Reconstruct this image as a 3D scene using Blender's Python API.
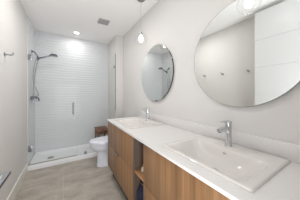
import bpy, bmesh, math, random
from mathutils import Vector, Matrix
random.seed(4)
for o in list(bpy.data.objects): bpy.data.objects.remove(o)
S = bpy.context.scene
COL = S.collection
PI = math.pi

# ------------------------------------------------------------------ camera
H = 1.245
cam = bpy.data.cameras.new('camera'); cam_o = bpy.data.objects.new('camera', cam); COL.objects.link(cam_o)
cam_o.location = (0, 0, H)
cam_o.rotation_euler = (PI/2, 0, -math.radians(31.5))
cam.sensor_width = 36; cam.lens = 16.44; cam.shift_y = -5.5/300; cam.clip_start = .01
S.camera = cam_o

# ------------------------------------------------------------------ world, exposure
w = bpy.data.worlds.new('world'); S.world = w; w.use_nodes = True
w.node_tree.nodes['Background'].inputs[0].default_value = (.97, .98, 1, 1)
w.node_tree.nodes['Background'].inputs[1].default_value = .9
S.view_settings.view_transform = 'Standard'; S.view_settings.look = 'None'
S.view_settings.gamma = 1; S.view_settings.use_curve_mapping = False
S.view_settings.exposure = 0.43

# room dimensions (metres; camera stands in the doorway at x = y = 0)
XL, XR, YF, YB, ZC = -.54, 1.087, .05, 3.58, 2.545
XS = .93            # inner face of the right shower wall
YS = 2.93           # front of shower

def area(name, loc, size, power, color=(1, .96, .9), rot=(0, 0, 0), shape='DISK', size_y=None):
    l = bpy.data.lights.new(name, 'AREA'); l.shape = shape; l.size = size
    if size_y: l.size_y = size_y
    l.energy = power; l.color = color
    o = bpy.data.objects.new(name, l); o.location = loc; o.rotation_euler = rot; COL.objects.link(o); return o
# added fill light beyond the doorway behind the camera, tilted up at the ceiling
area('doorway_fill', (.0, -.6, 1.0), 1.3, 38, (.94, .965, 1), (PI*.71, 0, math.radians(26)), 'RECTANGLE', 1.7)
DL = [(.19, 3.26), (.12, 1.88), (.30, .75)]  # second one is an unseen fill light added to brighten the mid room
for i, (x, y) in enumerate(DL):
    area('downlight_and_fill_beam', (x, y, ZC-.012), .12 if i == 0 else .16, [2.1, 7.8, .8][i], (1, .985, .97))

# ------------------------------------------------------------------ materials
def s2l(c): return tuple(((v/255)/12.92 if v/255 <= .04045 else ((v/255+.055)/1.055)**2.4) for v in c) + (1,)
def mat(name, rgb, rough=.5, metal=0, noise=0, nscale=20, bump=0, bscale=60, coat=0, spec=.5):
    m = bpy.data.materials.new(name); m.use_nodes = True; N = m.node_tree; b = N.nodes['Principled BSDF']
    b.inputs['Roughness'].default_value = rough; b.inputs['Metallic'].default_value = metal
    b.inputs['Coat Weight'].default_value = coat; b.inputs['Specular IOR Level'].default_value = spec
    c = s2l(rgb); b.inputs['Base Color'].default_value = c
    tc = N.nodes.new('ShaderNodeTexCoord')
    if noise:
        n = N.nodes.new('ShaderNodeTexNoise'); n.inputs['Scale'].default_value = nscale; n.inputs['Detail'].default_value = 4
        N.links.new(tc.outputs['Object'], n.inputs['Vector'])
        r = N.nodes.new('ShaderNodeValToRGB')
        r.color_ramp.elements[0].position = .3; r.color_ramp.elements[1].position = .7
        r.color_ramp.elements[0].color = tuple(v*(1-noise) for v in c[:3])+(1,)
        r.color_ramp.elements[1].color = tuple(min(1, v*(1+noise)) for v in c[:3])+(1,)
        N.links.new(n.outputs['Fac'], r.inputs['Fac']); N.links.new(r.outputs['Color'], b.inputs['Base Color'])
    if bump:
        n2 = N.nodes.new('ShaderNodeTexNoise'); n2.inputs['Scale'].default_value = bscale
        N.links.new(tc.outputs['Object'], n2.inputs['Vector'])
        bp = N.nodes.new('ShaderNodeBump'); bp.inputs['Strength'].default_value = bump; bp.inputs['Distance'].default_value = .002
        N.links.new(n2.outputs['Fac'], bp.inputs['Height']); N.links.new(bp.outputs['Normal'], b.inputs['Normal'])
    return m
def math_node(N, op, a, b=None):
    n = N.nodes.new('ShaderNodeMath'); n.operation = op
    for i, v in enumerate((a, b)):
        if v is None: continue
        if isinstance(v, (int, float)): n.inputs[i].default_value = v
        else: N.links.new(v, n.inputs[i])
    return n.outputs[0]
def wood(name, dark, mid, light, axis='Z', rough=.45):
    m = bpy.data.materials.new(name); m.use_nodes = True; N = m.node_tree; b = N.nodes['Principled BSDF']
    b.inputs['Roughness'].default_value = rough
    tc = N.nodes.new('ShaderNodeTexCoord')
    def nz(sc, det=4):
        mp = N.nodes.new('ShaderNodeMapping'); mp.inputs['Scale'].default_value = sc
        N.links.new(tc.outputs['Object'], mp.inputs['Vector'])
        n = N.nodes.new('ShaderNodeTexNoise'); n.inputs['Scale'].default_value = 1; n.inputs['Detail'].default_value = det
        N.links.new(mp.outputs[0], n.inputs['Vector']); return n.outputs['Fac']
    def sc(a, c):
        return {'Z': (a, a, c), 'X': (c, a, a), 'Y': (a, c, a)}[axis]
    broad = nz(sc(15, .4)); fine = nz(sc(75, 2.2), 6)
    f = math_node(N, 'ADD', math_node(N, 'MULTIPLY', broad, .6), math_node(N, 'MULTIPLY', fine, .4))
    r = N.nodes.new('ShaderNodeValToRGB'); e = r.color_ramp.elements
    e[0].position = .36; e[0].color = s2l(dark); e[1].position = .66; e[1].color = s2l(light)
    k = e.new(.5); k.color = s2l(mid)
    N.links.new(f, r.inputs['Fac']); N.links.new(r.outputs['Color'], b.inputs['Base Color'])
    bp = N.nodes.new('ShaderNodeBump'); bp.inputs['Strength'].default_value = .25; bp.inputs['Distance'].default_value = .001
    N.links.new(fine, bp.inputs['Height']); N.links.new(bp.outputs['Normal'], b.inputs['Normal'])
    return m
def clear_glass(name, tint, base_refl=.04, edge=.9):
    m = bpy.data.materials.new(name); m.use_nodes = True; N = m.node_tree
    for n in list(N.nodes):
        if n.type != 'OUTPUT_MATERIAL': N.nodes.remove(n)
    out = [n for n in N.nodes if n.type == 'OUTPUT_MATERIAL'][0]
    t = N.nodes.new('ShaderNodeBsdfTransparent'); t.inputs[0].default_value = tint
    g = N.nodes.new('ShaderNodeBsdfGlossy'); g.inputs['Roughness'].default_value = .02
    f = N.nodes.new('ShaderNodeLayerWeight'); f.inputs['Blend'].default_value = .5
    fac = math_node(N, 'ADD', math_node(N, 'MULTIPLY', math_node(N, 'POWER', f.outputs['Facing'], 5), edge), base_refl)
    mx = N.nodes.new('ShaderNodeMixShader')
    N.links.new(fac, mx.inputs[0]); N.links.new(t.outputs[0], mx.inputs[1]); N.links.new(g.outputs[0], mx.inputs[2])
    N.links.new(mx.outputs[0], out.inputs[0]); return m
def emit(name, rgb, strength):
    m = bpy.data.materials.new(name); m.use_nodes = True; b = m.node_tree.nodes['Principled BSDF']
    b.inputs['Base Color'].default_value = s2l(rgb); b.inputs['Emission Color'].default_value = s2l(rgb)
    b.inputs['Emission Strength'].default_value = strength; return m

def tile_wave():
    # glossy white wall tile with soft horizontal ripples and hair-thin joints
    m = bpy.data.materials.new('rippled_tile'); m.use_nodes = True; N = m.node_tree; b = N.nodes['Principled BSDF']
    b.inputs['Roughness'].default_value = .42; b.inputs['Base Color'].default_value = s2l((215, 216, 218))
    tc = N.nodes.new('ShaderNodeTexCoord'); sp = N.nodes.new('ShaderNodeSeparateXYZ'); N.links.new(tc.outputs['Object'], sp.inputs[0])
    mp = N.nodes.new('ShaderNodeMapping'); mp.inputs['Scale'].default_value = (4, 1, 7); N.links.new(tc.outputs['Object'], mp.inputs[0])
    n = N.nodes.new('ShaderNodeTexNoise'); n.inputs['Scale'].default_value = 1; n.inputs['Detail'].default_value = 1; N.links.new(mp.outputs[0], n.inputs[0])
    z = math_node(N, 'ADD', sp.outputs['Z'], math_node(N, 'MULTIPLY', n.outputs['Fac'], .05))
    wv = math_node(N, 'SINE', math_node(N, 'MULTIPLY', z, 2*PI/.056))
    br = N.nodes.new('ShaderNodeTexBrick'); br.inputs['Scale'].default_value = 1
    br.offset = 0; br.inputs['Brick Width'].default_value = .75; br.inputs['Row Height'].default_value = .25
    br.inputs['Mortar Size'].default_value = .0015; br.inputs['Mortar Smooth'].default_value = .3
    br.inputs['Color1'].default_value = s2l((215, 216, 218)); br.inputs['Color2'].default_value = s2l((215, 216, 218)); br.inputs['Mortar'].default_value = s2l((196, 198, 196))
    cb = N.nodes.new('ShaderNodeCombineXYZ'); N.links.new(sp.outputs['X'], cb.inputs[0]); N.links.new(sp.outputs['Z'], cb.inputs[1])
    N.links.new(cb.outputs[0], br.inputs['Vector']); N.links.new(br.outputs['Color'], b.inputs['Base Color'])
    bp = N.nodes.new('ShaderNodeBump'); bp.inputs['Strength'].default_value = .38; bp.inputs['Distance'].default_value = .004
    N.links.new(wv, bp.inputs['Height']); N.links.new(bp.outputs['Normal'], b.inputs['Normal'])
    return m
def floor_tile():
    m = bpy.data.materials.new('stone_floor_tile'); m.use_nodes = True; N = m.node_tree; b = N.nodes['Principled BSDF']
    b.inputs['Roughness'].default_value = .42
    tc = N.nodes.new('ShaderNodeTexCoord'); mp = N.nodes.new('ShaderNodeMapping')
    mp.inputs['Rotation'].default_value = (0, 0, PI/2); mp.inputs['Location'].default_value = (-2.15+.3, .03-.61*3+.61*3, 0)
    N.links.new(tc.outputs['Object'], mp.inputs[0])
    # joints: x = -.03 + k*.61 ; y = 2.15 + k*.6 on one column, half a tile off on the next
    sp = N.nodes.new('ShaderNodeSeparateXYZ'); N.links.new(tc.outputs['Object'], sp.inputs[0])
    cb = N.nodes.new('ShaderNodeCombineXYZ')
    N.links.new(math_node(N, 'ADD', sp.outputs['Y'], -2.15+6.3), cb.inputs[0]); N.links.new(math_node(N, 'ADD', sp.outputs['X'], .03+.61*4), cb.inputs[1])
    br = N.nodes.new('ShaderNodeTexBrick'); br.inputs['Scale'].default_value = 1; br.offset = .5
    br.inputs['Brick Width'].default_value = .60; br.inputs['Row Height'].default_value = .61
    br.inputs['Mortar Size'].default_value = .0026; br.inputs['Mortar Smooth'].default_value = .2
    br.inputs['Color1'].default_value = (.35, .35, .35, 1); br.inputs['Color2'].default_value = (.65, .65, .65, 1); br.inputs['Mortar'].default_value = (.5, .5, .5, 1)
    N.links.new(cb.outputs[0], br.inputs['Vector'])
    def nz(scale, det, rough=.6, vec=None):
        n = N.nodes.new('ShaderNodeTexNoise'); n.inputs['Scale'].default_value = scale; n.inputs['Detail'].default_value = det
        n.inputs['Roughness'].default_value = rough; N.links.new(vec or tc.outputs['Object'], n.inputs[0]); return n.outputs['Fac']
    st = N.nodes.new('ShaderNodeMapping'); st.inputs['Scale'].default_value = (1, 1.9, 1); st.inputs['Rotation'].default_value = (0, 0, .5); N.links.new(tc.outputs['Object'], st.inputs[0])
    f = math_node(N, 'ADD', math_node(N, 'MULTIPLY', nz(3.5, 6, .65, st.outputs[0]), .62), math_node(N, 'MULTIPLY', nz(60, 4), .28))
    f = math_node(N, 'ADD', f, math_node(N, 'MULTIPLY', br.outputs['Color'], .12))
    r = N.nodes.new('ShaderNodeValToRGB'); e = r.color_ramp.elements
    e[0].position = .36; e[0].color = s2l((146, 138, 128)); e[1].position = .66; e[1].color = s2l((196, 187, 175))
    N.links.new(f, r.inputs[0])
    mx = N.nodes.new('ShaderNodeMix'); mx.data_type = 'RGBA'; N.links.new(br.outputs['Fac'], mx.inputs[0])
    N.links.new(r.outputs[0], mx.inputs[6]); mx.inputs[7].default_value = s2l((192, 187, 178))
    N.links.new(mx.outputs[2], b.inputs['Base Color'])
    bp = N.nodes.new('ShaderNodeBump'); bp.inputs['Strength'].default_value = .2; bp.inputs['Distance'].default_value = .002
    N.links.new(f, bp.inputs['Height']); N.links.new(bp.outputs['Normal'], b.inputs['Normal'])
    return m
M = dict(
    wall=mat('painted_wall', (218, 215, 212), .75, bump=.08, bscale=220),
    ceiling=mat('ceiling_paint', (249, 248, 246), .85, bump=.06, bscale=200),
    trim=mat('trim_paint', (226, 223, 214), .35, bump=.03),
    door=mat('door_paint', (214, 214, 213), .3, bump=.03),
    tile=tile_wave(), plain_tile=mat('plain_white_tile', (215, 216, 218), .25, bump=.05, bscale=12),
    floor=floor_tile(),
    quartz=mat('quartz', (226, 223, 221), .25, noise=.02, nscale=90, bump=.02),
    ceramic=mat('ceramic', (230, 233, 241), .08, bump=.01, coat=.5),  # bluish daylight on the toilet is put into this base colour
    sink=mat('sink_ceramic', (222, 217, 213), .1, bump=.01, coat=.5),
    acrylic=mat('acrylic_tray', (238, 239, 240), .18, bump=.02),
    chrome=mat('chrome', (208, 210, 213), .08, 1, bump=.01),
    dark_chrome=mat('dark_chrome', (128, 134, 142), .1, 1, bump=.01), steel=mat('brushed_steel', (165, 168, 172), .28, 1, bump=.03), plate=mat('satin_grey_plate', (176, 180, 186), .35, .25, bump=.02),
    dark=mat('dark_metal', (52, 54, 58), .35, .6, bump=.02),
    rubber=mat('grey_seal', (168, 162, 152), .5, bump=.02),
    oak=wood('oak_veneer', (114, 83, 55), (141, 104, 70), (164, 126, 90), 'Z'),
    oak_in=wood('oak_shelf', (150, 106, 70), (176, 130, 90), (194, 150, 108), 'Y'),
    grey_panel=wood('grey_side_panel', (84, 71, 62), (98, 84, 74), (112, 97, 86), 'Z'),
    teak=wood('teak', (84, 52, 34), (122, 80, 56), (152, 106, 76), 'Y', .5),
    kick=mat('toe_kick_board', (70, 64, 58), .6, bump=.05),
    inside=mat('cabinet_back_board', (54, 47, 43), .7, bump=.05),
    mirror=mat('mirror_silver', (241, 243, 241), .005, 1, bump=0),
    mirror_edge=mat('mirror_edge', (88, 94, 92), .2, .7, bump=.02),
    glass=clear_glass('shower_glass', (.985, .992, .989, 1), .004, .45),
    glass_edge=mat('glass_edge', (96, 108, 106), .15, .2, bump=.02),
    pale_edge=mat('pale_glass_edge', (208, 214, 212), .15, 0, bump=.02),
    globe=clear_glass('globe_glass', (.99, .99, .99, 1), .01, .45),
    bulb=emit('bulb_glow', (255, 250, 240), 4), lens=emit('downlight_lens', (255, 252, 246), 6),
    vent=mat('vent_grey', (178, 178, 177), .5, bump=.03), ventdark=mat('vent_slots', (140, 140, 140), .6, bump=.02),
    canopy=mat('canopy_nickel', (150, 152, 150), .3, .8, bump=.02),
    cord=mat('clear_cord', (180, 178, 172), .4, bump=.02),
    navy=mat('navy_fabric', (20, 30, 58), .8, noise=.3, nscale=40, bump=.4),
    black=mat('black_plastic', (22, 22, 26), .4, bump=.05),
    tan=mat('tan_cork', (150, 118, 78), .7, noise=.2, nscale=60, bump=.2),
    cream=mat('cream_plastic', (206, 196, 176), .4, bump=.02), white=mat('white_plastic', (228, 226, 220), .35, bump=.02),
)

# ------------------------------------------------------------------ mesh helpers
def box(bm, a, b, bev=0, seg=2):
    a, b = [min(p, q) for p, q in zip(a, b)], [max(p, q) for p, q in zip(a, b)]
    vs = [bm.verts.new((x, y, z)) for z in (a[2], b[2]) for y in (a[1], b[1]) for x in (a[0], b[0])]
    fs = [bm.faces.new([vs[i] for i in f]) for f in ((0,2,3,1),(4,5,7,6),(0,1,5,4),(2,6,7,3),(0,4,6,2),(1,3,7,5))]
    if bev:
        es = list({e for f in fs for e in f.edges})
        bmesh.ops.bevel(bm, geom=es, offset=bev, segments=seg, affect='EDGES', profile=.5)
def loft(bm, rings, cap0=True, cap1=True):
    R = [[bm.verts.new(p) for p in r] for r in rings]
    n = len(R[0])
    for a, b in zip(R, R[1:]):
        for i in range(n): bm.faces.new((a[i], a[(i+1) % n], b[(i+1) % n], b[i]))
    if cap0: bm.faces.new(R[0][::-1])
    if cap1: bm.faces.new(R[-1])
    return R
def frame_for(d):
    d = d.normalized(); u = Vector((0, 0, 1)) if abs(d.z) < .9 else Vector((1, 0, 0))
    x = d.cross(u).normalized(); return x, x.cross(d).normalized()
def tube(bm, pts, r, n=16, caps=True):
    pts = [Vector(p) for p in pts]; rs = r if isinstance(r, (list, tuple)) else [r]*len(pts)
    rings = []; x = None
    for i, p in enumerate(pts):
        d = (pts[min(i+1, len(pts)-1)]-pts[max(i-1, 0)]).normalized()
        if x is None: x, y = frame_for(d)
        else:
            x = (x-d*x.dot(d)).normalized()
        y = d.cross(x)
        rings.append([p+(x*math.cos(2*PI*k/n)+y*math.sin(2*PI*k/n))*rs[i] for k in range(n)])
    loft(bm, rings, caps, caps)
def lathe(bm, prof, c=(0, 0, 0), axis='Z', n=40, caps=True):
    rings = []
    for r, h in prof:
        ring = []
        for k in range(n):
            a = 2*PI*k/n; u, v = r*math.cos(a), r*math.sin(a)
            ring.append({'Z': (c[0]+u, c[1]+v, c[2]+h), 'X': (c[0]+h, c[1]+u, c[2]+v), 'Y': (c[0]+v, c[1]+h, c[2]+u)}[axis])
        rings.append(ring)
    loft(bm, rings, caps, caps)
def bezier(P, n=24):
    # Catmull-Rom through points
    P = [Vector(p) for p in P]; out = []
    Q = [2*P[0]-P[1]]+P+[2*P[-1]-P[-2]]
    for i in range(1, len(Q)-2):
        for k in range(n):
            t = k/n; a, b, c, d = Q[i-1:i+3]
            out.append(.5*((2*b)+(c-a)*t+(2*a-5*b+4*c-d)*t*t+(3*b-a-3*c+d)*t**3))
    out.append(P[-1]); return out
def rrect(cx, cy, hx, hy, r, z, n=8):
    out = []
    for (sx, sy, a0) in ((1, 1, 0), (-1, 1, PI/2), (-1, -1, PI), (1, -1, 3*PI/2)):
        for k in range(n+1):
            a = a0+PI/2*k/n; out.append((cx+sx*(hx-r)+r*math.cos(a), cy+sy*(hy-r)+r*math.sin(a), z))
    return out
def obj(name, bm, m, parent=None, smooth=35, loc=None):
    bmesh.ops.recalc_face_normals(bm, faces=bm.faces[:])
    me = bpy.data.meshes.new(name); bm.to_mesh(me); bm.free(); me.materials.append(m)
    if smooth:
        me.polygons.foreach_set('use_smooth', [True]*len(me.polygons)); me.set_sharp_from_angle(angle=math.radians(smooth))
    o = bpy.data.objects.new(name, me); COL.objects.link(o)
    if parent: o.parent = parent
    if loc: o.location = loc
    return o
def tag(o, label=None, cat=None, group=None, kind=None):
    if label: o['label'] = label
    if cat: o['category'] = cat
    if group: o['group'] = group
    if kind: o['kind'] = kind
    return o
def thing(name, label, cat, loc=(0, 0, 0), rz=0, group=None):
    o = bpy.data.objects.new(name, None); COL.objects.link(o); o.location = loc; o.rotation_euler = (0, 0, rz)
    o.empty_display_size = .05
    return tag(o, label, cat, group)
def struct(name, bm, m, label=None, smooth=0):
    return tag(obj(name, bm, m, None, smooth), label, kind='structure')
def bbox(name, a, b, m, parent=None, bev=0, **k):
    bm = bmesh.new(); box(bm, a, b, bev); return obj(name, bm, m, parent, **k)
def dup(root, loc, label=None):
    r = root.copy(); COL.objects.link(r); r.location = loc
    if label: r['label'] = label
    for ch in list(root.children):
        c = ch.copy(); COL.objects.link(c); c.parent = r
        for g in list(ch.children):
            d = g.copy(); COL.objects.link(d); d.parent = c
    return r

# ------------------------------------------------------------------ room shell
def sbox(name, a, b, m, label, bev=0):
    bm = bmesh.new(); box(bm, a, b, bev); return struct(name, bm, m, label, 35 if bev else 0)
sbox('floor', (XL-.1, -1.6, -.1), (XR+.1, YB+.1, 0), M['floor'], 'beige grey stone look floor tiles')
sbox('ceiling', (XL-.1, -.07, ZC), (XR+.1, YB+.1, ZC+.1), M['ceiling'], 'flat white painted ceiling')
sbox('wall_left', (XL-.1, -.07, 0), (XL, YB+.1, ZC), M['wall'], 'warm white left wall')
sbox('wall_right', (XR, -.07, 0), (XR+.1, YB+.1, ZC), M['wall'], 'warm white wall behind the vanity')
sbox('wall_back', (XL, YB, 0), (XR, YB+.1, ZC), M['tile'], 'white rippled tile wall of the shower')
sbox('wall_shower_right', (XS, YS, 0), (XR, YB, ZC), M['wall'], 'short white wing wall ending the shower')
bm = bmesh.new(); box(bm, (XL, YS+.03, .03), (XL+.008, YB, ZC)); struct('wall_shower_left', bm, M['plain_tile'], 'plain white tile on left side of the shower')
bm = bmesh.new()
box(bm, (XL, -.07, 0), (-.46, YF, ZC)); box(bm, (.48, -.07, 0), (XR, YF, ZC)); box(bm, (-.46, -.07, 2.50), (.48, YF, ZC))
struct('wall_front', bm, M['wall'], 'wall with the doorway beside the vanity')
bm = bmesh.new()
prof = [(0, 0), (.013, 0), (.013, .118), (.009, .128), (0, .13)]
loft(bm, [[(XL+x, y, z) for x, z in prof] for y in (YF, YS-.002)])
struct('baseboard_left', bm, M['trim'], 'cream baseboard along the left wall')
bbr = bmesh.new(); loft(bbr, [[(XR-x, y, z) for x, z in prof] for y in (2.12, YS-.002)])
struct('baseboard_right', bbr, M['trim'], 'baseboard behind the toilet')
# open door, standing nearly against the left wall
dr = thing('door_1', None, None, (0, 0, 0)); dr['kind'] = 'structure'
bm = bmesh.new()
zs = [.01, .431, .838, 1.245, 1.652, 2.059, 2.48]
for a, b in zip(zs, zs[1:]): box(bm, (-.365, .10, a+.002), (-.33, .95, b-.002), .003, 1)
box(bm, (-.361, .103, .012), (-.334, .947, 2.478))
obj('door_slab', bm, M['door'], dr)
bm = bmesh.new(); lathe(bm, [(.026, 0), (.026, .008), (.01, .01), (.01, .05)], (-.33, .88, 1.0), 'X', 24)
tube(bm, [(-.285, .88, 1.0), (-.285, .77, 1.0)], .009, 12); obj('door_handle', bm, M['steel'], dr)
bm = bmesh.new()
for z in (.3, 1.25, 2.2): tube(bm, [(-.372, .09, z-.05), (-.372, .09, z+.05)], .008, 12)
obj('hinge', bm, M['steel'], dr)

# ------------------------------------------------------------------ ceiling fittings
for i, (x, y) in enumerate(DL):
    lab = ['round recessed downlight glowing in the shower ceiling', 'added unseen ceiling fill light between the vanity and left wall', 'recessed ceiling light nearest the doorway'][i]
    t = thing('downlight_and_fill', lab, 'ceiling light', (x, y, ZC), group='recessed ceiling lights')
    bm = bmesh.new(); lathe(bm, [(.047, 0), (.062, 0), (.062, -.004), (.047, -.007), (.047, 0)], n=40, caps=False); obj('trim_ring', bm, M['white'], t)
    bm = bmesh.new(); lathe(bm, [(.047, -.001), (.046, -.004)], n=40); obj('lens', bm, M['lens'], t)
t = thing('ceiling_vent', 'small square grey ventilation grille on the ceiling above the toilet', 'vent', (.572, 2.515, ZC))
bm = bmesh.new()
for a, b in (((-.09, -.088), (.09, -.072)), ((-.09, .072), (.09, .088)), ((-.09, -.072), (-.074, .072)), ((.074, -.072), (.09, .072))):
    box(bm, (a[0], a[1], -.012), (b[0], b[1], 0))
obj('frame', bm, M['vent'], t)
bbox('backing', (-.074, -.072, -.003), (.074, .072, 0), M['ventdark'], t)
bm = bmesh.new()
for k in range(9):
    y = -.064+k*.016; box(bm, (-.074, y-.004, -.010), (.074, y+.004, -.005))
obj('louvre_slats', bm, M['vent'], t)

# ------------------------------------------------------------------ shower
tr = thing('shower_tray', 'white low rectangular shower tray with raised front curb', 'shower tray', (0, 0, 0))
bm = bmesh.new()
cx, cy = (XL+XS)/2, (YS+YB)/2; hx, hy = (XS-XL)/2-.009, (YB-YS)/2-.001
def rr(dx, dy0, dy1, r, z): return rrect(cx, cy+(dy0-dy1)/2, hx-dx, hy-(dy0+dy1)/2, r, z)
loft(bm, [rr(0, 0, 0, .003, 0), rr(0, 0, 0, .003, .054), rr(0, .006, 0, .004, .057), rr(0, .006, 0, .004, .066), rr(.004, .012, .004, .008, .074), rr(.045, .085, .035, .03, .074),
          rr(.058, .098, .045, .03, .068), rr(.10, .14, .085, .04, .040), rr(.14, .18, .12, .05, .036), rr(.50, .27, .24, .03, .033)])
obj('tray', bm, M['acrylic'], tr)
bm = bmesh.new(); lathe(bm, [(.056, 0), (.056, .003), (.050, .006), (.01, .007)], (-.25, 3.24, .0345)); dc = obj('drain_cover', bm, M['steel'], tr)
bm = bmesh.new()
for k in range(10):
    a = 2*PI*k/10; lathe(bm, [(.005, 0), (.005, .0012)], (-.25+.03*math.cos(a), 3.24+.03*math.sin(a), .0408), n=10)
obj('drain_holes', bm, M['black'], dc)

YG = 2.965
ZG0, ZG1 = .082, 2.14
def hinge_mesh(x, z):
    bm = bmesh.new()
    box(bm, (x, YG-.016, z-.045), (x+.055, YG+.016, z+.045), .003)
    return bm
dg = thing('shower_door', 'frameless clear glass shower door hinged on the left wall', 'shower door', (0, 0, 0))
bbox('glass_panel', (XL+.014, YG-.005, ZG0+.008), (.184, YG+.005, ZG1), M['glass'], dg)
for z in (1.86, .345):
    h = obj('hinge', hinge_mesh(XL+.009, z), M['steel'], dg)
    b2 = bmesh.new()
    for dz in (-.025, .025): lathe(b2, [(.006, -.019), (.006, -.0165)], (XL+.045, YG, z+dz), 'Y', 12)
    obj('screw', b2, M['dark'], h)
bm = bmesh.new()
for s in (-1, 1):
    tube(bm, bezier([(.112, YG+s*.005, 1.09), (.112, YG+s*.035, 1.09), (.112, YG+s*.045, 1.08), (.112, YG+s*.045, .98), (.112, YG+s*.045, .89), (.112, YG+s*.035, .88), (.112, YG+s*.005, .88)], 6), .009, 14)
obj('door_handle', bm, M['dark_chrome'], dg)
bbox('bottom_seal', (XL+.014, YG-.006, .078), (.184, YG+.006, ZG0+.008), M['rubber'], dg)
bbox('edge_seal', (.184, YG-.003, ZG0+.008), (.187, YG+.003, ZG1), M['pale_edge'], dg)
fg = thing('shower_glass_panel', 'fixed clear glass shower panel beside the toilet with chrome clamps', 'glass panel', (0, 0, 0))
bbox('glass_panel', (.190, YG-.005, .0765), (XS-.006, YG+.005, ZG1), M['glass'], fg)
bbox('glass_edge', (XS-.006, YG-.006, .9), (XS-.0005, YG+.006, ZG1), M['glass_edge'], fg)
for (x, z) in ((.325, .102), (.80, .102), (XS-.026, 1.85)):
    bbox('clamp', (x-.024, YG-.014, z-.024), (x+.024, YG+.014, z+.024), M['steel'], fg, .003)

# hand shower
hs = thing('hand_shower', 'chrome hand shower on a curved arm with looping hose', 'shower head', (0, 0, 0))
Y0 = 3.24; XW = XL+.008
bm = bmesh.new(); lathe(bm, [(.03, 0), (.03, .006), (.014, .014)], (XW, Y0, 2.03), 'X', 30); obj('wall_flange', bm, M['dark_chrome'], hs)
bm = bmesh.new(); tube(bm, bezier([(XW+.01, Y0, 2.03), (-.50, Y0, 2.025), (-.465, Y0, 1.985), (-.445, Y0, 1.935)], 8), .010, 14); obj('arm', bm, M['dark_chrome'], hs)
bm = bmesh.new(); lathe(bm, [(.012, -.035), (.02, -.028), (.022, 0), (.02, .022), (.012, .03)], (-.442, Y0, 1.915), 'Z', 24); obj('holder', bm, M['dark_chrome'], hs)
bm = bmesh.new(); tube(bm, bezier([(-.455, Y0-.01, 1.905), (-.40, Y0-.015, 1.925), (-.32, Y0-.02, 1.955), (-.25, Y0-.02, 1.985)], 8), .0135, 14); obj('handle', bm, M['dark_chrome'], hs)
bm = bmesh.new()
lathe(bm, [(.014, .034), (.05, .026), (.064, .008), (.064, -.004), (.056, -.010)], (0, 0, 0), 'Z', 36)
bmesh.ops.rotate(bm, verts=bm.verts, matrix=Matrix.Rotation(math.radians(4), 3, 'Y')); bmesh.ops.translate(bm, verts=bm.verts, vec=(-.20, Y0-.02, 1.99))
sh = obj('spray_head', bm, M['dark_chrome'], hs)
bm = bmesh.new(); tube(bm, bezier([(-.455, Y0-.01, 1.90), (-.475, Y0-.03, 1.85), (-.495, Y0-.05, 1.70), (-.50, Y0-.06, 1.50), (-.462, Y0-.05, 1.34), (-.430, Y0-.04, 1.255), (-.445, Y0-.04, 1.215), (-.48, Y0-.04, 1.212), (-.50, Y0-.03, 1.21)], 10), .0065, 10)
obj('hose', bm, M['steel'], hs)
bm = bmesh.new(); tube(bm, bezier([(-.442, Y0, 1.885), (-.46, Y0+.01, 1.80), (-.485, Y0+.01, 1.62), (-.505, Y0+.01, 1.40), (-.505, Y0, 1.23), (-.505, Y0-.005, 1.205)], 10), .0065, 10)
obj('riser_hose', bm, M['steel'], hs)
mx = thing('shower_mixer', 'chrome wall mounted shower mixer valve with two handles', 'shower valve', (0, 0, 0))
bm = bmesh.new(); tube(bm, [(-.495, Y0-.13, 1.185), (-.495, Y0+.13, 1.185)], .021, 24); obj('body', bm, M['dark_chrome'], mx)
for s in (-1, 1):
    bm = bmesh.new(); lathe(bm, [(.03, 0), (.03, .008), (.014, .012), (.014, .04)], (XW, Y0+s*.075, 1.185), 'X', 24); obj('wall_flange', bm, M['dark_chrome'], mx)
    bm = bmesh.new(); lathe(bm, [(.024, 0), (.026, .006), (.026, .04), (.02, .046)] if s > 0 else [(.024, 0), (.026, -.006), (.026, -.04), (.02, -.046)], (-.495, Y0+s*.13, 1.185), 'Y', 24)
    kb = obj('handle', bm, M['dark_chrome'], mx)
    bm = bmesh.new(); tube(bm, [(-.495, Y0+s*.155, 1.165), (-.485, Y0+s*.155, 1.11)], [.008, .006], 12); obj('lever', bm, M['steel'], kb)
bm = bmesh.new(); tube(bm, [(-.455, Y0-.02, 1.185), (-.435, Y0-.02, 1.18), (-.425, Y0-.02, 1.15), (-.425, Y0-.02, 1.12)], .012, 14)
tube(bm, [(-.495, Y0-.02, 1.185), (-.45, Y0-.02, 1.185)], .014, 14); obj('outlet', bm, M['dark_chrome'], mx)

# teak stool
st = thing('shower_stool', 'dark teak slatted stool inside the shower beside the right wall', 'stool', (.705, 3.275, .034))
bm = bmesh.new()
for k in range(4):
    x = -.132+k*.067; box(bm, (x, -.225, .407), (x+.060, .225, .431), .004)
for y in (-.15, .13): box(bm, (-.115, y, .395), (.115, y+.03, .4075))
obj('seat', bm, M['teak'], st)
for n_, a, b in (('apron', (-.10, -.205, .355), (.10, -.185, .406)), ('apron', (-.10, .165, .355), (.10, .185, .406)), ('apron', (-.12, -.165, .355), (-.10, .145, .406)), ('apron', (.10, -.165, .355), (.12, .145, .406))):
    bbox(n_, a, b, M['teak'], st, .003)
for sx in (-1, 1):
    for sy in (-1, 1):
        bm = bmesh.new(); x, y = sx*.104, sy*.180-.005
        loft(bm, [rrect(x, y, .013, .013, .004, .0085, 3), rrect(x, y, .017, .017, .004, .406, 3)]); obj('leg', bm, M['teak'], st)
bm = bmesh.new()
for k in range(3):
    x = -.085+k*.06; box(bm, (x, -.19, .17), (x+.045, .18, .186), .003)
obj('lower_shelf', bm, M['teak'], st)

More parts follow.
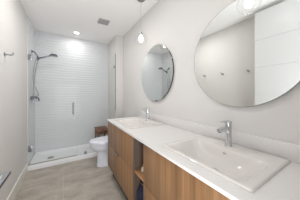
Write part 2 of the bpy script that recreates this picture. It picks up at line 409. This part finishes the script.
# ------------------------------------------------------------------ toilet
to = thing('toilet', 'white close-coupled toilet with closed lid between vanity and shower', 'toilet', (0, 2.53, 0))
def egg(xf, xb, hw, z, n=48, sq=2.3, cxr=.55):
    # egg outline: long rounded front (towards -x), blunter back
    out = []; c = xf+(xb-xf)*cxr
    for k in range(n):
        a = 2*PI*k/n; ca, sa = math.cos(a), math.sin(a)
        L = (xb-c) if ca > 0 else (c-xf); e = 2/(sq+.7) if ca > 0 else 2/sq
        out.append((c+L*math.copysign(abs(ca)**e, ca), hw*math.copysign(abs(sa)**e, sa), z))
    return out
bm = bmesh.new()
loft(bm, [egg(.455, 1.0, .125, 0, sq=2.6), egg(.45, 1.0, .128, .02, sq=2.6), egg(.465, 1.0, .118, .06, sq=2.6), egg(.465, .98, .115, .16, sq=2.5), egg(.462, .97, .118, .235, sq=2.4),
          egg(.435, .95, .135, .268), egg(.385, .93, .163, .300), egg(.355, .915, .180, .345), egg(.345, .90, .186, .400), egg(.355, .89, .178, .406)])
obj('bowl', bm, M['ceramic'], to)
bm = bmesh.new(); loft(bm, [egg(.343, .875, .184, .408), egg(.337, .88, .189, .414), egg(.339, .88, .188, .422), egg(.35, .87, .18, .425)]); obj('seat', bm, M['ceramic'], to)
bm = bmesh.new(); loft(bm, [egg(.345, .875, .183, .427), egg(.338, .882, .189, .432), egg(.341, .88, .187, .443), egg(.37, .865, .165, .452), egg(.45, .83, .11, .455)]); obj('lid', bm, M['ceramic'], to)
bm = bmesh.new(); loft(bm, [rrect(.975, 0, .095, .175, .04, .40), rrect(.975, 0, .105, .19, .04, .50), rrect(.975, 0, .106, .195, .04, .715)]); tk = obj('tank', bm, M['ceramic'], to)
bm = bmesh.new(); loft(bm, [rrect(.975, 0, .109, .20, .04, .717), rrect(.975, 0, .110, .203, .04, .735), rrect(.975, 0, .103, .195, .04, .742)]); tl = obj('tank_lid', bm, M['ceramic'], to)
bm = bmesh.new(); lathe(bm, [(.024, 0), (.024, .005), (.02, .007)], (.975, 0, .742)); obj('flush_button', bm, M['chrome'], to)
for s in (-1, 1):
    bm = bmesh.new(); lathe(bm, [(.012, 0), (.012, .022)], (.872, s*.07, .40), n=16); obj('seat_hinge', bm, M['chrome'], to)

# ------------------------------------------------------------------ vanity
XV, ZT, ZB, ZM = .537, .852, .182, .517      # front of doors, cabinet top, cabinet bottom, seam
CT = .87
def drawer(parent, y0, y1, z0, z1, pull):
    d = bbox('drawer', (XV, y0+.0015, z0+.0015), (XV+.019, y1-.0015, z1-.0015), M['oak'], parent, .0012)
    if pull:
        ym = (y0+y1)/2; bm = bmesh.new()
        box(bm, (XV-.014, ym-.05, z1-.003), (XV+.012, ym+.05, z1-.0005)); box(bm, (XV-.014, ym-.05, z1-.020), (XV-.0115, ym+.05, z1-.0005), .0008)
        obj('edge_pull', bm, M['steel'], d)
def cabinet(name, label, y0, y1, pullz):
    t = thing(name, label, 'cabinet', (0, 0, 0), group='oak vanity cabinets')
    bm = bmesh.new()
    box(bm, (XV+.021, y0, ZB), (XR-.002, y0+.018, ZT)); box(bm, (XV+.021, y1-.018, ZB), (XR-.002, y1, ZT))
    box(bm, (XV+.021, y0+.018, ZB), (XR-.002, y1-.018, ZB+.018)); box(bm, (XR-.010, y0+.018, ZB+.018), (XR-.002, y1-.018, ZT))
    obj('carcass', bm, M['oak'], t)
    drawer(t, y0, y1, ZB, ZM, True); drawer(t, y0, y1, ZM, ZT, False)
    bbox('toe_kick', (XV+.075, y0+.01, 0), (XR-.002, y1-.01, ZB-.001), M['kick'], t)
    return t
cabinet('vanity_cabinet', 'oak drawer cabinet beside the toilet, holding the farther sink', 1.187, 2.095, 0)
cabinet('vanity_cabinet', 'oak drawer cabinet nearest the camera, holding the nearer sink', .056, .963, 0)
t = thing('open_shelf_unit', 'narrow open niche with one shelf between the two oak drawer cabinets', 'shelf unit', (0, 0, 0))
a, b = .965, 1.185
bbox('side_panel', (XV+.001, b-.016, ZB), (XR-.012, b, ZT), M['grey_panel'], t)
bbox('side_panel', (XV+.001, a, ZB), (XR-.012, a+.016, ZT), M['oak'], t)
bbox('shelf', (XV+.006, a+.016, ZM+.002), (XR-.022, b-.016, ZM+.022), M['oak_in'], t, .001)
bbox('bottom_panel', (XV+.001, a+.016, ZB), (XR-.022, b-.016, ZB+.018), M['oak_in'], t)
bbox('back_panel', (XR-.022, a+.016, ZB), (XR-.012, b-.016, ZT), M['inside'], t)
bbox('toe_kick', (XV+.075, a, 0), (XR-.002, b, ZB-.001), M['kick'], t)

# things in the niche
bg = thing('toiletry_bag', 'dark navy drawstring bag standing below the niche shelf', 'bag', (.613, 1.108, ZB+.018))
bm = bmesh.new()
rings = []
for (z, hx_, hy_, r) in ((0, .045, .04, .02), (.02, .055, .047, .03), (.09, .06, .05, .035), (.16, .055, .046, .035), (.205, .032, .03, .025), (.225, .02, .018, .012), (.25, .03, .027, .02)):
    rings.append([(x+.003*math.sin(9*k+z*40), y+.003*math.cos(7*k+z*30), z) for k, (x, y, _) in enumerate(rrect(0, 0, hx_, hy_, r, 0, 4))])
    rings[-1] = [(x, y, z) for x, y, _ in rings[-1]]
loft(bm, rings); obj('pouch', bm, M['navy'], bg, 60)
bm = bmesh.new(); lathe(bm, [(.024, -.004), (.028, 0), (.024, .005)], (0, 0, .226), n=24); obj('drawstring', bm, M['tan'], bg)
bt = thing('lotion_bottle', 'tiny cream bottle standing on the shelf of the niche', 'bottle', (.602, 1.105, ZM+.0225))
bm = bmesh.new(); lathe(bm, [(.014, 0), (.016, .003), (.016, .034), (.008, .042), (.007, .046)], n=28); obj('body', bm, M['cream'], bt)
bm = bmesh.new(); lathe(bm, [(.009, .046), (.009, .057), (.007, .059)], n=24); obj('cap', bm, M['tan'], bt)
bb = thing('storage_jar', 'small black lidded pot behind the navy bag in the niche', 'pot', (.76, 1.07, ZB+.018))
bm = bmesh.new(); lathe(bm, [(.035, 0), (.042, .01), (.042, .10), (.038, .105)], n=30); obj('body', bm, M['black'], bb)
bm = bmesh.new(); lathe(bm, [(.044, .105), (.044, .122), (.038, .127)], n=30); obj('lid', bm, M['tan'], bb)

# countertop with two sink cut-outs
SK = [(1.655, 'far'), (.525, 'near')]
SX0, SX1, SHY = .597, 1.068, .285
YC0, YC1, XC0 = .054, 2.105, .525
bm = bmesh.new()
xs = [XC0, SX0+.012, SX1-.012, XR-.001]; ys = [YC0, .525-SHY+.012, .525+SHY-.012, 1.655-SHY+.012, 1.655+SHY-.012, YC1]
hole = {(1, 1), (1, 3)}
def keep(i, j): return 0 <= i < 3 and 0 <= j < 5 and (i, j) not in hole
V = {}
def vv(i, j, z):
    if (i, j, z) not in V: V[(i, j, z)] = bm.verts.new((xs[i], ys[j], (ZT+.0005, CT)[z]))
    return V[(i, j, z)]
for i in range(3):
    for j in range(5):
        if not keep(i, j): continue
        bm.faces.new([vv(i, j, 1), vv(i+1, j, 1), vv(i+1, j+1, 1), vv(i, j+1, 1)])
        bm.faces.new([vv(i, j+1, 0), vv(i+1, j+1, 0), vv(i+1, j, 0), vv(i, j, 0)])
        for (di, dj, p, q) in ((-1, 0, (i, j), (i, j+1)), (1, 0, (i+1, j), (i+1, j+1)), (0, -1, (i, j), (i+1, j)), (0, 1, (i, j+1), (i+1, j+1))):
            if not keep(i+di, j+dj): bm.faces.new([vv(*p, 0), vv(*q, 0), vv(*q, 1), vv(*p, 1)])
es = [e for e in bm.edges if all(abs(v.co.z-CT) < 1e-5 for v in e.verts) and (all(abs(v.co.x-XC0) < 1e-5 for v in e.verts) or all(abs(v.co.y-YC1) < 1e-5 for v in e.verts))]
bmesh.ops.bevel(bm, geom=es, offset=.002, segments=2, affect='EDGES')
tag(obj('countertop', bm, M['quartz'], None, 30), 'long white quartz vanity countertop with thin square edge', 'countertop')
bm = bmesh.new(); box(bm, (XR-.014, YC0, CT+.0005), (XR-.0005, YC1, CT+.101), .0015)
tag(obj('backsplash', bm, M['quartz'], None, 30), 'low white quartz backsplash strip along the wall behind the sinks', 'backsplash')

# sinks
def make_sink(cy_, label):
    t = thing('sink', label, 'sink', (0, cy_, CT), group='sinks in the vanity counter')
    bm = bmesh.new(); mx_ = (SX0+SX1)/2; ho = (SX1-SX0)/2
    bx = .772                                                        # centre of the bowl
    R = [rrect(mx_, 0, ho-.013, SHY-.013, .014, -.03), rrect(mx_, 0, ho-.013, SHY-.013, .014, .0005), rrect(mx_, 0, ho, SHY, .014, .0005), rrect(mx_, 0, ho, SHY, .014, .007),
         rrect(mx_, 0, ho-.004, SHY-.004, .013, .011), rrect(mx_, 0, ho-.007, SHY-.007, .012, .012),
         rrect(bx, 0, .151, .245, .050, .011), rrect(bx, 0, .148, .242, .052, .008), rrect(bx+.003, 0, .140, .226, .070, -.012),
         rrect(bx+.010, 0, .122, .192, .085, -.050), rrect(bx+.014, 0, .100, .152, .085, -.078), rrect(bx+.016, 0, .07, .10, .06, -.094), rrect(bx+.02, 0, .03, .04, .025, -.102)]
    loft(bm, R, False, True)
    loft(bm, [rrect(mx_, 0, ho-.013, SHY-.013, .014, -.03), rrect(bx, 0, .155, .245, .04, -.035), rrect(bx+.01, 0, .12, .18, .05, -.10), rrect(bx+.015, 0, .05, .06, .03, -.115)], False, True)
    bmesh.ops.remove_doubles(bm, verts=bm.verts, dist=1e-5)
    obj('basin', bm, M['sink'], t, 45)
    bm = bmesh.new(); lathe(bm, [(.030, 0), (.030, .003), (.022, .006), (.004, .007)], (.79, 0, -.1015)); obj('drain', bm, M['chrome'], t)
    bm = bmesh.new()
    lathe(bm, [(.006, 0), (.0105, -.002), (.0105, .002)], (0, 0, 0), 'X', 24, caps=True)
    for v in bm.verts: v.co.y *= 1.25; v.co.z *= .5
    bmesh.ops.translate(bm, verts=bm.verts, vec=(.908, 0, -.021)); obj('overflow', bm, M['chrome'], t)
    return t
make_sink(1.655, 'white rectangular drop-in sink beside the toilet end of the counter')
make_sink(.525, 'white rectangular drop-in sink nearest the camera')
# faucets
def make_faucet(loc, label):
    t = thing('faucet', label, 'faucet', loc, group='chrome sink faucets')
    bm = bmesh.new(); lathe(bm, [(.025, 0), (.025, .004), (.0205, .006), (.0205, .145)], n=36); obj('body', bm, M['chrome'], t)
    bm = bmesh.new()
    loft(bm, [[(x, y, z) for x, y, z in ((x0, -hw, z0), (x0, hw, z0), (x0, hw, z1), (x0, -hw, z1))] for (x0, hw, z0, z1) in ((-.012, .016, .108, .140), (-.06, .0155, .110, .136), (-.118, .015, .112, .132))])
    bmesh.ops.bevel(bm, geom=bm.edges[:], offset=.0035, segments=2, affect='EDGES')
    sp = obj('spout', bm, M['chrome'], t)
    bm = bmesh.new(); lathe(bm, [(.010, 0), (.010, -.006)], (-.103, 0, .113), n=20); obj('aerator', bm, M['dark'], sp)
    bm = bmesh.new(); lathe(bm, [(.0195, .147), (.0215, .149), (.0215, .172), (.019, .176)], n=36)
    b2 = bmesh.new(); box(b2, (-.088, -.010, .170), (.0, .010, .177), .002)
    me = bpy.data.meshes.new('tmp'); b2.to_mesh(me); b2.free(); bm.from_mesh(me)
    obj('lever', bm, M['chrome'], t)
    return t
fz = CT+.0125
f1 = make_faucet((.985, 1.665, fz), 'chrome single-lever faucet at the farther sink')
dup(f1, (.985, .54, fz), 'chrome single-lever faucet at the sink nearest the camera')

# ------------------------------------------------------------------ mirrors
def make_mirror(loc, label):
    t = thing('round_mirror', label, 'mirror', loc, group='round mirrors above the vanity')
    R = .391
    bm = bmesh.new(); lathe(bm, [(R-.004, 0), (R-.004, -.016)], (0, 0, 0), 'X', 128); obj('backing', bm, M['mirror_edge'], t)
    bm = bmesh.new(); lathe(bm, [(R, -.016), (R, -.0215), (R-.001, -.022)], (0, 0, 0), 'X', 128); obj('rim', bm, M['mirror_edge'], t)
    bm = bmesh.new(); lathe(bm, [(R-.0015, -.0221), (R-.002, -.0226)], (0, 0, 0), 'X', 128); obj('mirror_glass', bm, M['mirror'], t, 1)
    return t
m1 = make_mirror((XR-.0005, 1.615, H+.295), 'round frameless mirror above the farther sink')
dup(m1, (XR-.0005, .522, H+.30), 'large round frameless mirror above the nearest sink, cut by the frame')

# ------------------------------------------------------------------ pendants
def make_pendant(loc, label):
    t = thing('pendant_light', label, 'pendant light', loc, group='pendants beside the mirrors')
    bm = bmesh.new(); lathe(bm, [(.055, 0), (.055, -.022), (.048, -.030), (.01, -.034)], n=40); obj('canopy', bm, M['canopy'], t)
    bm = bmesh.new(); tube(bm, [(0, 0, -.034), (0, 0, -.46)], .0022, 8); obj('cord', bm, M['cord'], t)
    bm = bmesh.new(); lathe(bm, [(.008, -.455), (.016, -.462), (.016, -.495), (.012, -.50)], n=28); obj('socket', bm, M['canopy'], t)
    bm = bmesh.new(); lathe(bm, [(.012, -.500), (.014, -.515), (.024, -.528), (.029, -.545), (.029, -.568), (.023, -.585), (.012, -.594), (.004, -.596)], n=32); obj('bulb', bm, M['bulb'], t)
    bm = bmesh.new(); prof = []
    for k in range(17):
        a = math.radians(12+ (150-12)*k/16); prof.append((.086*math.sin(a), -.553+.086*math.cos(a)))
    inner = [(r-.003 if r > .02 else r-.001, h) for r, h in prof][::-1]
    lathe(bm, prof+inner+[prof[0]], n=48, caps=False); obj('glass_shade', bm, M['globe'], t)
    return t
p1 = make_pendant((.86, 1.635, ZC), 'clear glass globe pendant with glowing bulb beside the farther mirror')
dup(p1, (.86, .53, ZC), 'globe pendant over the nearest sink, seen reflected in the large mirror')

# ------------------------------------------------------------------ left wall hooks and shelf
def make_hook(loc, label):
    t = thing('robe_hook', label, 'hook', loc, group='robe hooks on the left wall')
    bm = bmesh.new(); lathe(bm, [(.021, 0), (.021, .005), (.012, .008)], (0, 0, 0), 'X', 28); obj('wall_plate', bm, M['steel'], t)
    bm = bmesh.new(); tube(bm, [(.006, 0, 0), (.045, 0, -.002), (.055, 0, .002)], .0075, 14); tube(bm, bezier([(.05, 0, 0), (.062, 0, .006), (.064, 0, .026)], 5), [.0075]*11, 14); obj('peg', bm, M['steel'], t)
    return t
h1 = make_hook((XL, 1.985, 1.66), 'chrome robe hook on the left wall closest to the shower')
dup(h1, (XL, 1.57, 1.65), 'middle chrome robe hook, seen only reflected in the large mirror')
dup(h1, (XL, 1.12, 1.65), 'chrome robe hook nearest the white door, reflected in the large mirror')
ws = thing('wall_shelf', 'small grey metal shelf with dark front edge on the left wall', 'shelf', (0, 0, 0))
bbox('shelf_plate', (XL, 1.27, .522), (-.441, 1.766, .530), M['plate'], ws, .001)
bbox('front_edge', (-.441, 1.27, .512), (-.436, 1.766, .531), M['dark'], ws, .001)
for y in (1.4, 1.64):
    bm = bmesh.new(); box(bm, (XL, y-.008, .47), (XL+.008, y+.008, .522)); box(bm, (XL+.008, y-.008, .512), (XL+.07, y+.008, .522)); obj('bracket', bm, M['dark'], ws)
jr = thing('soap_tin', 'small round dark tin with pale rim on the grey wall shelf', 'tin', (-.497, 1.66, .530))
bm = bmesh.new(); lathe(bm, [(.026, 0), (.028, .003), (.028, .022), (.025, .024)], n=30); obj('body', bm, M['white'], jr)
bm = bmesh.new(); lathe(bm, [(.021, .024), (.021, .028), (.017, .030)], n=30); obj('lid', bm, M['dark'], jr)
